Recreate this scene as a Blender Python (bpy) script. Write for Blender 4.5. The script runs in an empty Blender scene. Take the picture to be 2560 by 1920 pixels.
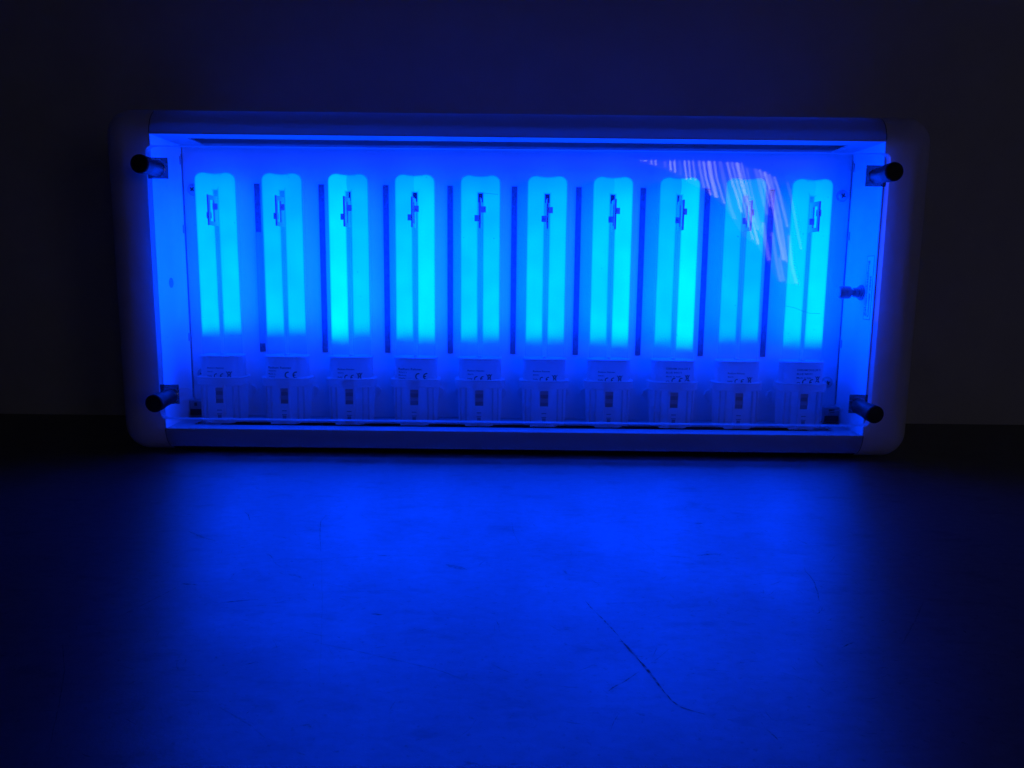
import bpy, bmesh, math, random
from mathutils import Vector, Matrix
random.seed(7)
S = 0.001                                   # everything below is written in millimetres
scene = bpy.context.scene
col = scene.collection
# ------------------------------------------------------------------ camera
FPX = 1923.0
TH, RO = math.atan(FPX / 12983), math.radians(0.62)
CAM = Vector((0, -527, 129.87))
R_, U_, F_ = Vector((1, 0, 0)), Vector((0, math.sin(TH), math.cos(TH))), Vector((0, math.cos(TH), -math.sin(TH)))
CR = R_ * math.cos(RO) + U_ * math.sin(RO)
CU = U_ * math.cos(RO) - R_ * math.sin(RO)
cam = bpy.data.cameras.new('camera')
cam.sensor_width = 36
cam.lens = 36 * FPX / 2560
cam.clip_start, cam.clip_end = 0.01, 50
co = bpy.data.objects.new('camera', cam)
m = Matrix((CR, CU, -F_)).transposed().to_4x4()
m.translation = CAM * S
co.matrix_world = m
col.objects.link(co)
scene.camera = co
# ------------------------------------------------------------------ world: a dark room, barely any ambient light
w = bpy.data.worlds.new('World')
scene.world = w
w.use_nodes = True
w.node_tree.nodes['Background'].inputs[0].default_value = (0.4, 0.5, 1.0, 1)
w.node_tree.nodes['Background'].inputs[1].default_value = 0.0018
# ------------------------------------------------------------------ exposure
scene.view_settings.view_transform = 'Standard'
scene.view_settings.look = 'None'
scene.view_settings.exposure = 0
scene.view_settings.gamma = 1
scene.cycles.max_bounces = 14
scene.cycles.diffuse_bounces = 8
scene.cycles.transparent_max_bounces = 24
scene.cycles.sample_clamp_indirect = 30
scene.cycles.use_denoising = True

# tuning numbers
GLOW = 25.5                                  # radiance of a tube at full glow
BLUE = (0.0, 0.0385, 1.0)                     # colour of the tubes' light
TRAY = 0.85
WINDOW = 3.9

# ------------------------------------------------------------------ helpers
def ray(x, y):
    return F_ + CR * ((x - 1280) / FPX) - CU * ((y - 960) / FPX)
def on_table(x, y):                          # where a mark seen at x, y lies on the table
    d = ray(x, y); t = -CAM.z / d.z
    p = CAM + d * t
    return p.x, p.y

class MB:
    """collects geometry in millimetres and links it as one mesh object"""
    def __init__(s): s.v, s.f, s.mi = [], [], []
    def add(s, vs, fs, mi=0):
        n = len(s.v); s.v += [tuple(v) for v in vs]
        s.f += [tuple(i + n for i in f) for f in fs]; s.mi += [mi] * len(fs)
    def box(s, x0, x1, y0, y1, z0, z1, b=0, mi=0):
        if b:
            bm = bmesh.new()
            bmesh.ops.create_cube(bm, size=1)
            for v in bm.verts:
                v.co = Vector(((x0 + x1) / 2 + v.co.x * (x1 - x0), (y0 + y1) / 2 + v.co.y * (y1 - y0), (z0 + z1) / 2 + v.co.z * (z1 - z0)))
            bmesh.ops.bevel(bm, geom=bm.edges[:], offset=b, segments=2, affect='EDGES', profile=0.5)
            bm.verts.index_update()
            s.add([v.co[:] for v in bm.verts], [[v.index for v in f.verts] for f in bm.faces], mi)
            bm.free(); return
        vs = [(x, y, z) for x in (x0, x1) for y in (y0, y1) for z in (z0, z1)]
        s.add(vs, [(0, 1, 3, 2), (4, 6, 7, 5), (0, 4, 5, 1), (2, 3, 7, 6), (0, 2, 6, 4), (1, 5, 7, 3)], mi)
    def loft(s, loops, cap0=False, cap1=False, closed=True, mi=0):
        n = len(loops[0]); vs = [p for l in loops for p in l]; fs = []
        for k in range(len(loops) - 1):
            for i in range(n if closed else n - 1):
                j = (i + 1) % n
                fs.append((k * n + i, k * n + j, (k + 1) * n + j, (k + 1) * n + i))
        if cap0: fs.append(tuple(range(n - 1, -1, -1)))
        if cap1: fs.append(tuple((len(loops) - 1) * n + i for i in range(n)))
        s.add(vs, fs, mi)
    def tube(s, a, b, r0, r1=None, n=24, caps=True, mi=0):
        a, b = Vector(a), Vector(b); r1 = r0 if r1 is None else r1
        d = (b - a).normalized(); u = d.orthogonal().normalized(); v = d.cross(u)
        L = [[a + (u * math.cos(2 * math.pi * i / n) + v * math.sin(2 * math.pi * i / n)) * r0 for i in range(n)],
             [b + (u * math.cos(2 * math.pi * i / n) + v * math.sin(2 * math.pi * i / n)) * r1 for i in range(n)]]
        s.loft(L, caps, caps, mi=mi)
    def lathe(s, origin, axis, prof, n=32, mi=0):
        """prof: (distance along axis, radius)"""
        o, d = Vector(origin), Vector(axis).normalized(); u = d.orthogonal().normalized(); v = d.cross(u)
        s.loft([[o + d * t + (u * math.cos(2 * math.pi * i / n) + v * math.sin(2 * math.pi * i / n)) * max(r, 0.001) for i in range(n)] for t, r in prof], True, True, mi=mi)
    def path(s, pts, r, n=8, mi=0):
        pts = [Vector(p) for p in pts]; L = []
        for k, p in enumerate(pts):
            d = (pts[min(k + 1, len(pts) - 1)] - pts[max(k - 1, 0)]).normalized()
            u = d.cross(Vector((0.13, 0.31, 0.94))).normalized(); v = d.cross(u)
            L.append([p + (u * math.cos(2 * math.pi * i / n) + v * math.sin(2 * math.pi * i / n)) * r for i in range(n)])
        s.loft(L, True, True, mi=mi)
    def build(s, name, mats, parent=None, smooth=35, label=None, loc=None):
        me = bpy.data.meshes.new(name)
        me.from_pydata([(x * S, y * S, z * S) for x, y, z in s.v], [], s.f)
        for mt in (mats if isinstance(mats, (list, tuple)) else [mats]): me.materials.append(mt)
        for p, i in zip(me.polygons, s.mi): p.material_index = i
        bm = bmesh.new(); bm.from_mesh(me)
        bmesh.ops.recalc_face_normals(bm, faces=bm.faces[:])
        bm.to_mesh(me); bm.free()
        if smooth:
            for p in me.polygons: p.use_smooth = True
            me.set_sharp_from_angle(angle=math.radians(smooth))
        o = bpy.data.objects.new(name, me); col.objects.link(o)
        if parent: o.parent = parent
        if loc: o.location = [c * S for c in loc]
        if label: o['label'] = label
        return o

def empty(name, loc, parent=None, **props):
    o = bpy.data.objects.new(name, None); o.empty_display_size = 0.02
    o.location = [c * S for c in loc]; col.objects.link(o)
    if parent: o.parent = parent
    for k, v in props.items(): o[k] = v
    return o

def copy_tree(o, parent, loc=None):
    c = o.copy(); col.objects.link(c); c.parent = parent
    if loc: c.location = [q * S for q in loc]
    for ch in list(o.children): copy_tree(ch, c)
    return c

# ------------------------------------------------------------------ materials
def mat(name, base=(0.5, 0.5, 0.5), rough=0.5, spec=0.5, metal=0.0, noise=0.0, nscale=80, bump=0.0, bscale=400):
    m = bpy.data.materials.new(name); m.use_nodes = True
    nt = m.node_tree; b = nt.nodes['Principled BSDF']
    b.inputs['Base Color'].default_value = (*base, 1); b.inputs['Roughness'].default_value = rough
    b.inputs['Specular IOR Level'].default_value = spec; b.inputs['Metallic'].default_value = metal
    tc = nt.nodes.new('ShaderNodeTexCoord')
    if noise:
        n = nt.nodes.new('ShaderNodeTexNoise'); n.inputs['Scale'].default_value = nscale; n.inputs['Detail'].default_value = 5
        nt.links.new(tc.outputs['Object'], n.inputs['Vector'])
        r = nt.nodes.new('ShaderNodeMapRange'); r.inputs['To Min'].default_value = 1 - noise; r.inputs['To Max'].default_value = 1 + noise
        r.inputs['From Min'].default_value = 0.25; r.inputs['From Max'].default_value = 0.75
        nt.links.new(n.outputs['Fac'], r.inputs['Value'])
        x = nt.nodes.new('ShaderNodeVectorMath'); x.operation = 'SCALE'; x.inputs[0].default_value = base
        nt.links.new(r.outputs['Result'], x.inputs['Scale']); nt.links.new(x.outputs[0], b.inputs['Base Color'])
    if bump:
        n = nt.nodes.new('ShaderNodeTexNoise'); n.inputs['Scale'].default_value = bscale; n.inputs['Detail'].default_value = 4
        nt.links.new(tc.outputs['Object'], n.inputs['Vector'])
        bp = nt.nodes.new('ShaderNodeBump'); bp.inputs['Strength'].default_value = bump; bp.inputs['Distance'].default_value = 0.0004
        nt.links.new(n.outputs['Fac'], bp.inputs['Height']); nt.links.new(bp.outputs[0], b.inputs['Normal'])
    return m

M = {}
M['housing'] = mat('white_housing_plastic', (0.62, 0.6, 0.58), 0.38, noise=0.05, nscale=60, bump=0.12, bscale=900)
def thin_shell(m, k, c):
    nt = m.node_tree; b = nt.nodes['Principled BSDF']; mx = nt.nodes.new('ShaderNodeMixShader'); mx.inputs[0].default_value = k
    t = nt.nodes.new('ShaderNodeBsdfTranslucent'); t.inputs[0].default_value = (*c, 1)
    nt.links.new(b.outputs[0], mx.inputs[1]); nt.links.new(t.outputs[0], mx.inputs[2]); nt.links.new(mx.outputs[0], nt.nodes['Material Output'].inputs[0])
thin_shell(M['housing'], 0.56, (0.92, 0.92, 0.92))  # translucency added so the rails leak a glow
M['cap'] = mat('white_cap_plastic', (0.85, 0.84, 0.86), 0.38, noise=0.05, nscale=60, bump=0.12, bscale=900); thin_shell(M['cap'], 0.10, (0.85,) * 3)
M['baffle'] = mat('baffle_plastic', (0.85,) * 3, 0.5); thin_shell(M['baffle'], 0.5, (0.9,) * 3)  # for the light baffle added in the top rail
M['tray'] = mat('white_tray_enamel', (TRAY,) * 3, 0.45, noise=0.05, nscale=30)
M['back'] = mat('white_back_sheet', (TRAY,) * 3, 0.45, noise=0.05, nscale=30); thin_shell(M['back'], 0.28, (0.85,) * 3)
M['floor'] = mat('dimmed_sheet', (0.55,) * 3, 0.5, noise=0.05, nscale=30); thin_shell(M['floor'], 0.35, (0.95,) * 3)  # base colour dimmed for the shade of the sockets
M['lip'] = mat('bare_tray_edge', (0.5,) * 3, 0.3)
M['dark'] = mat('dark_inside', (0.02,) * 3, 0.7)  # near-black, paints the shade inside holes and recesses
M['strip'] = mat('dark_felt_strip', (0.15, 0.13, 0.17), 0.95, spec=0.1, noise=0.6, nscale=1400, bump=0.8, bscale=1800)
M['pale_strip'] = mat('pale_film_strip', (0.42, 0.42, 0.44), 0.35)
M['rubber'] = mat('black_rubber', (0.012,) * 3, 0.6, noise=0.3, nscale=500)
M['shaft'] = mat('black_shaft', (0.02,) * 3, 0.42, spec=0.35)
M['chrome'] = mat('bright_ring', (0.7,) * 3, 0.2, metal=1.0)
M['base'] = mat('bulb_base_plastic', (0.85,) * 3, 0.45, noise=0.06, nscale=120)
M['rim'] = mat('bulb_base_rim', (0.75,) * 3, 0.4)
M['socket'] = mat('socket_plastic', (0.9,) * 3, 0.45, noise=0.08, nscale=150)
M['socket_dark'] = mat('socket_recess', (0.34,) * 3, 0.6)
thin_shell(M['base'], 0.72, (0.98,) * 3); thin_shell(M['socket'], 0.8, (0.99,) * 3); thin_shell(M['rim'], 0.3, (0.85,) * 3)
M['ink'] = mat('printing_ink', (0.05,) * 3, 0.7)
M['clip'] = mat('clip_plastic', (0.8,) * 3, 0.5)
M['screw'] = mat('zinc_screw', (0.5,) * 3, 0.4, metal=0.5)
M['label'] = mat('white_sticker', (TRAY * 1.12,) * 3, 0.4)
M['fine_line'] = mat('pale_line', (0.8,) * 3, 0.5)
M['dust'] = mat('dust', (0.02,) * 3, 0.9)

def clear_mat(name, tint=(1, 1, 1), rough=0.0, ior=1.49, gain=1.6):
    m = bpy.data.materials.new(name); m.use_nodes = True; nt = m.node_tree; nt.nodes.clear()
    o = nt.nodes.new('ShaderNodeOutputMaterial'); mx = nt.nodes.new('ShaderNodeMixShader')
    t = nt.nodes.new('ShaderNodeBsdfTransparent'); t.inputs[0].default_value = (*tint, 1)
    g = nt.nodes.new('ShaderNodeBsdfGlossy'); g.inputs['Roughness'].default_value = rough
    f = nt.nodes.new('ShaderNodeFresnel')
    ge = nt.nodes.new('ShaderNodeNewGeometry'); mr = nt.nodes.new('ShaderNodeMapRange')      # same reflectance from either side of each face
    mr.inputs['To Min'].default_value = ior; mr.inputs['To Max'].default_value = 1 / ior
    nt.links.new(ge.outputs['Backfacing'], mr.inputs['Value']); nt.links.new(mr.outputs[0], f.inputs[0])
    nt.links.new(f.outputs[0], mx.inputs[0]); nt.links.new(t.outputs[0], mx.inputs[1]); nt.links.new(g.outputs[0], mx.inputs[2])
    nt.links.new(mx.outputs[0], o.inputs[0])
    return m
M['acrylic'] = clear_mat('clear_acrylic', (0.985, 0.985, 0.985))
# cut edge of the acrylic sheet: frosted, lets light leak through
def frosted(name, c, k=0.6):
    m = bpy.data.materials.new(name); m.use_nodes = True; nt = m.node_tree; nt.nodes.clear()
    o = nt.nodes.new('ShaderNodeOutputMaterial'); mx = nt.nodes.new('ShaderNodeMixShader'); mx.inputs[0].default_value = k
    a = nt.nodes.new('ShaderNodeBsdfDiffuse'); b = nt.nodes.new('ShaderNodeBsdfTranslucent')
    a.inputs[0].default_value = (c, c, c, 1); b.inputs[0].default_value = (c, c, c, 1)
    nt.links.new(a.outputs[0], mx.inputs[1]); nt.links.new(b.outputs[0], mx.inputs[2]); nt.links.new(mx.outputs[0], o.inputs[0])
    return m
M['acrylic_edge'] = frosted('sawn_acrylic_edge', 0.95)
# dark see-through rubber pad
m = bpy.data.materials.new('smoky_pad'); m.use_nodes = True; nt = m.node_tree
mx = nt.nodes.new('ShaderNodeMixShader'); mx.inputs[0].default_value = 0.6
t = nt.nodes.new('ShaderNodeBsdfTransparent')
nt.nodes['Principled BSDF'].inputs['Base Color'].default_value = (0.03, 0.03, 0.03, 1)
nt.links.new(t.outputs[0], mx.inputs[1]); nt.links.new(nt.nodes['Principled BSDF'].outputs[0], mx.inputs[2])
nt.links.new(mx.outputs[0], nt.nodes['Material Output'].inputs[0]); M['pad'] = m

def tube_mat():
    """phosphor coated glass: glows above the edge height, clear below it (heights in object space, metres)"""
    m = bpy.data.materials.new('glowing_phosphor_glass'); m.use_nodes = True; nt = m.node_tree; nt.nodes.clear(); L = nt.links.new
    N = nt.nodes.new
    out = N('ShaderNodeOutputMaterial'); tc = N('ShaderNodeTexCoord'); sp = N('ShaderNodeSeparateXYZ'); L(tc.outputs['Object'], sp.inputs[0])
    def attr(n):
        a = N('ShaderNodeAttribute'); a.attribute_type = 'OBJECT'; a.attribute_name = n; return a.outputs['Fac']
    def mth(op, a, b=None):
        q = N('ShaderNodeMath'); q.operation = op
        for i, v in enumerate((a, b)):
            if v is None: continue
            if isinstance(v, (int, float)): q.inputs[i].default_value = v
            else: L(v, q.inputs[i])
        return q.outputs[0]
    ns = N('ShaderNodeTexNoise'); ns.inputs['Scale'].default_value = 90; ns.inputs['Detail'].default_value = 1; L(tc.outputs['Object'], ns.inputs['Vector'])
    wob = mth('MULTIPLY', mth('SUBTRACT', ns.outputs['Fac'], 0.5), 0.006)
    h = mth('SUBTRACT', mth('ADD', sp.outputs['Z'], wob), attr('edge'))      # metres above the coating's edge
    r = N('ShaderNodeMapRange'); r.interpolation_type = 'SMOOTHSTEP'; r.inputs['From Min'].default_value = -0.008; r.inputs['From Max'].default_value = 0.007; L(h, r.inputs['Value'])
    cr = N('ShaderNodeValToRGB'); L(mth('MULTIPLY', sp.outputs['Z'], 5.0), cr.inputs[0])         # 0..200 mm -> 0..1
    el = cr.color_ramp.elements
    el[0].position, el[0].color = 0.40, (0.80,) * 3 + (1,)
    el[1].position, el[1].color = 1.0, (0.42,) * 3 + (1,)
    for p, c in ((0.46, 1.0), (0.62, 0.97), (0.80, 0.84), (0.90, 0.70), (0.955, 0.54)):
        e = el.new(p); e.color = (c, c, c, 1)
    n2 = N('ShaderNodeTexNoise'); n2.inputs['Scale'].default_value = 38; n2.inputs['Detail'].default_value = 1
    oi = N('ShaderNodeObjectInfo'); ad = N('ShaderNodeVectorMath'); ad.operation = 'ADD'
    L(tc.outputs['Object'], ad.inputs[0]); L(oi.outputs['Location'], ad.inputs[1]); L(ad.outputs[0], n2.inputs['Vector'])
    var = N('ShaderNodeMapRange'); var.inputs['From Min'].default_value = 0.3; var.inputs['From Max'].default_value = 0.7
    var.inputs['To Min'].default_value = 0.9; var.inputs['To Max'].default_value = 1.08; L(n2.outputs['Fac'], var.inputs['Value'])
    st = mth('MULTIPLY', mth('MULTIPLY', attr('glow'), cr.outputs[0]), var.outputs[0])
    # limb: the coating looks slightly dimmer where it turns away
    em = N('ShaderNodeEmission'); em.inputs[0].default_value = (*BLUE, 1); 
    lw = N('ShaderNodeLayerWeight'); lw.inputs[0].default_value = 0.5
    lim = N('ShaderNodeMapRange'); lim.inputs['From Min'].default_value = 0.35; lim.inputs['From Max'].default_value = 0.97
    lim.inputs['To Min'].default_value = 1.0; lim.inputs['To Max'].default_value = 0.36; L(lw.outputs['Facing'], lim.inputs['Value'])
    L(mth('MULTIPLY', mth('MULTIPLY', st, lim.outputs[0]), GLOW * 1.06), em.inputs[1])
    t = N('ShaderNodeBsdfTransparent'); t.inputs[0].default_value = (0.96, 0.96, 0.96, 1)
    g = N('ShaderNodeBsdfTranslucent'); g.inputs[0].default_value = (.9, .9, .9, 1)
    fr = N('ShaderNodeMapRange'); fr.inputs['From Min'].default_value = 0.6; fr.inputs['From Max'].default_value = 1.0; fr.inputs['To Min'].default_value = 0.03; fr.inputs['To Max'].default_value = 0.35
    L(lw.outputs['Facing'], fr.inputs['Value'])
    gl = N('ShaderNodeMixShader'); L(fr.outputs[0], gl.inputs[0]); L(t.outputs[0], gl.inputs[1]); L(g.outputs[0], gl.inputs[2])
    mx = N('ShaderNodeMixShader'); L(r.outputs[0], mx.inputs[0]); L(gl.outputs[0], mx.inputs[1]); L(em.outputs[0], mx.inputs[2])
    L(mx.outputs[0], out.inputs[0])
    return m
M['tube'] = tube_mat()

def emit(name, c, k):
    m = bpy.data.materials.new(name); m.use_nodes = True; nt = m.node_tree; nt.nodes.clear()
    o = nt.nodes.new('ShaderNodeOutputMaterial'); e = nt.nodes.new('ShaderNodeEmission')
    e.inputs[0].default_value = (*c, 1)
    a = nt.nodes.new('ShaderNodeAttribute'); a.attribute_type = 'OBJECT'; a.attribute_name = 'daylight'
    q = nt.nodes.new('ShaderNodeMath'); q.operation = 'MULTIPLY'; q.inputs[1].default_value = k
    nt.links.new(a.outputs['Fac'], q.inputs[0]); nt.links.new(q.outputs[0], e.inputs[1]); nt.links.new(e.outputs[0], o.inputs[0])
    return m

# ------------------------------------------------------------------ table and wall
def table_mat():
    m = bpy.data.materials.new('worn_table_top'); m.use_nodes = True; nt = m.node_tree; L = nt.links.new; N = nt.nodes.new
    b = nt.nodes['Principled BSDF']; tc = N('ShaderNodeTexCoord')
    def noise(sc, det, stretch=(1, 1, 1), rot=0):
        mp = N('ShaderNodeMapping'); mp.inputs['Scale'].default_value = stretch; mp.inputs['Rotation'].default_value = (0, 0, rot)
        L(tc.outputs['Object'], mp.inputs[0]); n = N('ShaderNodeTexNoise'); n.inputs['Scale'].default_value = sc; n.inputs['Detail'].default_value = det
        n.inputs['Roughness'].default_value = 0.62
        L(mp.outputs[0], n.inputs['Vector']); return n.outputs['Fac']
    def rng(v, a, bb, c, d):
        r = N('ShaderNodeMapRange'); r.inputs['From Min'].default_value = a; r.inputs['From Max'].default_value = bb
        r.inputs['To Min'].default_value = c; r.inputs['To Max'].default_value = d; L(v, r.inputs['Value']); return r.outputs[0]
    def mul(a, c):
        q = N('ShaderNodeMath'); q.operation = 'MULTIPLY'; L(a, q.inputs[0]); L(c, q.inputs[1]); return q.outputs[0]
    clouds = rng(noise(14, 6), 0.3, 0.7, 0.95, 1.04)
    fine = rng(noise(160, 5, (1, 1.6, 1)), 0.3, 0.7, 0.90, 1.08)
    worn = rng(noise(34, 8, (1, 2.2, 1), 0.4), 0.56, 0.72, 1.0, 0.72)
    speck = rng(noise(420, 4), 0.60, 0.74, 1.0, 0.62)
    a = mul(mul(mul(clouds, fine), worn), speck)
    x = N('ShaderNodeVectorMath'); x.operation = 'SCALE'; x.inputs[0].default_value = (0.024, 0.025, 0.028); L(a, x.inputs['Scale'])
    L(x.outputs[0], b.inputs['Base Color'])
    sp = N('ShaderNodeMath'); sp.operation = 'MULTIPLY'; sp.inputs[1].default_value = 0.95; L(a, sp.inputs[0]); L(sp.outputs[0], b.inputs['Specular IOR Level'])
    L(rng(noise(22, 6), 0.3, 0.7, 0.43, 0.50), b.inputs['Roughness']); b.inputs['IOR'].default_value = 2.2
    b.inputs['Anisotropic'].default_value = 0.6                    # brushed from front to back
    tg = N('ShaderNodeCombineXYZ'); tg.inputs[1].default_value = 1.0; L(tg.outputs[0], b.inputs['Tangent'])
    bp = N('ShaderNodeBump'); bp.inputs['Strength'].default_value = 0.12; bp.inputs['Distance'].default_value = 0.0006
    L(noise(900, 3), bp.inputs['Height']); L(bp.outputs[0], b.inputs['Normal'])
    return m
M['table'] = table_mat()
t = MB(); t.box(-900, 900, -700, 138, -25, 0)
table = t.build('table_top', M['table'], smooth=0); table['kind'] = 'structure'
M['wall'] = mat('matt_wall_paint', (0.62, 0.61, 0.64), 0.85, spec=0.2, noise=0.06, nscale=25, bump=0.25, bscale=500)
t = MB(); t.box(-1500, 1500, 138, 160, -25, 1200)
wall = t.build('wall', M['wall'], smooth=0); wall['kind'] = 'structure'

# ------------------------------------------------------------------ marks on the table
def ribbon(mb, pts, w0, w1=None, z=0.06, jit=0.12):
    """pts on the table in mm; tapered band a hair above the surface"""
    w1 = w0 if w1 is None else w1
    P = []
    for k in range(len(pts) - 1):
        a, b = Vector(pts[k]), Vector(pts[k + 1]); n = max(2, int((b - a).length / 3))
        for i in range(n): P.append(a.lerp(b, i / n))
    P.append(Vector(pts[-1]))
    L = []
    for i, p in enumerate(P):
        d = (P[min(i + 1, len(P) - 1)] - P[max(i - 1, 0)]).normalized(); nrm = Vector((-d.y, d.x))
        t_ = i / (len(P) - 1)
        ww = (w0 + (w1 - w0) * t_) * (0.12 + 0.88 * math.sin(math.pi * min(1, max(0, t_))) ** 0.5) * random.uniform(0.7, 1.2) / 2
        c = p + nrm * random.uniform(-jit, jit)
        L.append([(c.x + nrm.x * ww, c.y + nrm.y * ww, z), (c.x - nrm.x * ww, c.y - nrm.y * ww, z)])
    mb.loft(L, closed=False)
def faded(name, c, k, rough=0.8, ns=500):
    """a worn mark: partly the table shows through it"""
    m = bpy.data.materials.new(name); m.use_nodes = True; nt = m.node_tree; L = nt.links.new
    b = nt.nodes['Principled BSDF']; b.inputs['Base Color'].default_value = (*c, 1); b.inputs['Roughness'].default_value = rough
    b.inputs['Specular IOR Level'].default_value = 0.25
    tr = nt.nodes.new('ShaderNodeBsdfTransparent'); mx = nt.nodes.new('ShaderNodeMixShader')
    tc = nt.nodes.new('ShaderNodeTexCoord'); n = nt.nodes.new('ShaderNodeTexNoise'); n.inputs['Scale'].default_value = ns; L(tc.outputs['Object'], n.inputs['Vector'])
    r = nt.nodes.new('ShaderNodeMapRange'); r.inputs['From Min'].default_value = 0.3; r.inputs['From Max'].default_value = 0.62
    r.inputs['To Min'].default_value = 0; r.inputs['To Max'].default_value = k; L(n.outputs['Fac'], r.inputs['Value'])
    L(r.outputs[0], mx.inputs[0]); L(tr.outputs[0], mx.inputs[1]); L(b.outputs[0], mx.inputs[2]); L(mx.outputs[0], nt.nodes['Material Output'].inputs[0])
    return m
M['scratch'] = faded('deep_scratch', (0.006,) * 3, 0.66)
M['faint'] = faded('faint_scratch', (0.008,) * 3, 0.27)
M['medium'] = faded('medium_scratch', (0.008,) * 3, 0.5)
M['veryfaint'] = faded('very_faint_scratch', (0.008,) * 3, 0.17)
M['smudge'] = faded('scuff', (0.008,) * 3, 0.30, ns=900)
M['pale_scratch'] = faded('pale_scratch', (0.10,) * 3, 0.5)
A = lambda x, y: (300 + x / 2.212, 1100 + y / 2.212)
B = lambda x, y: (1260 + x / 2.212, 1100 + y / 2.212)
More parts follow.
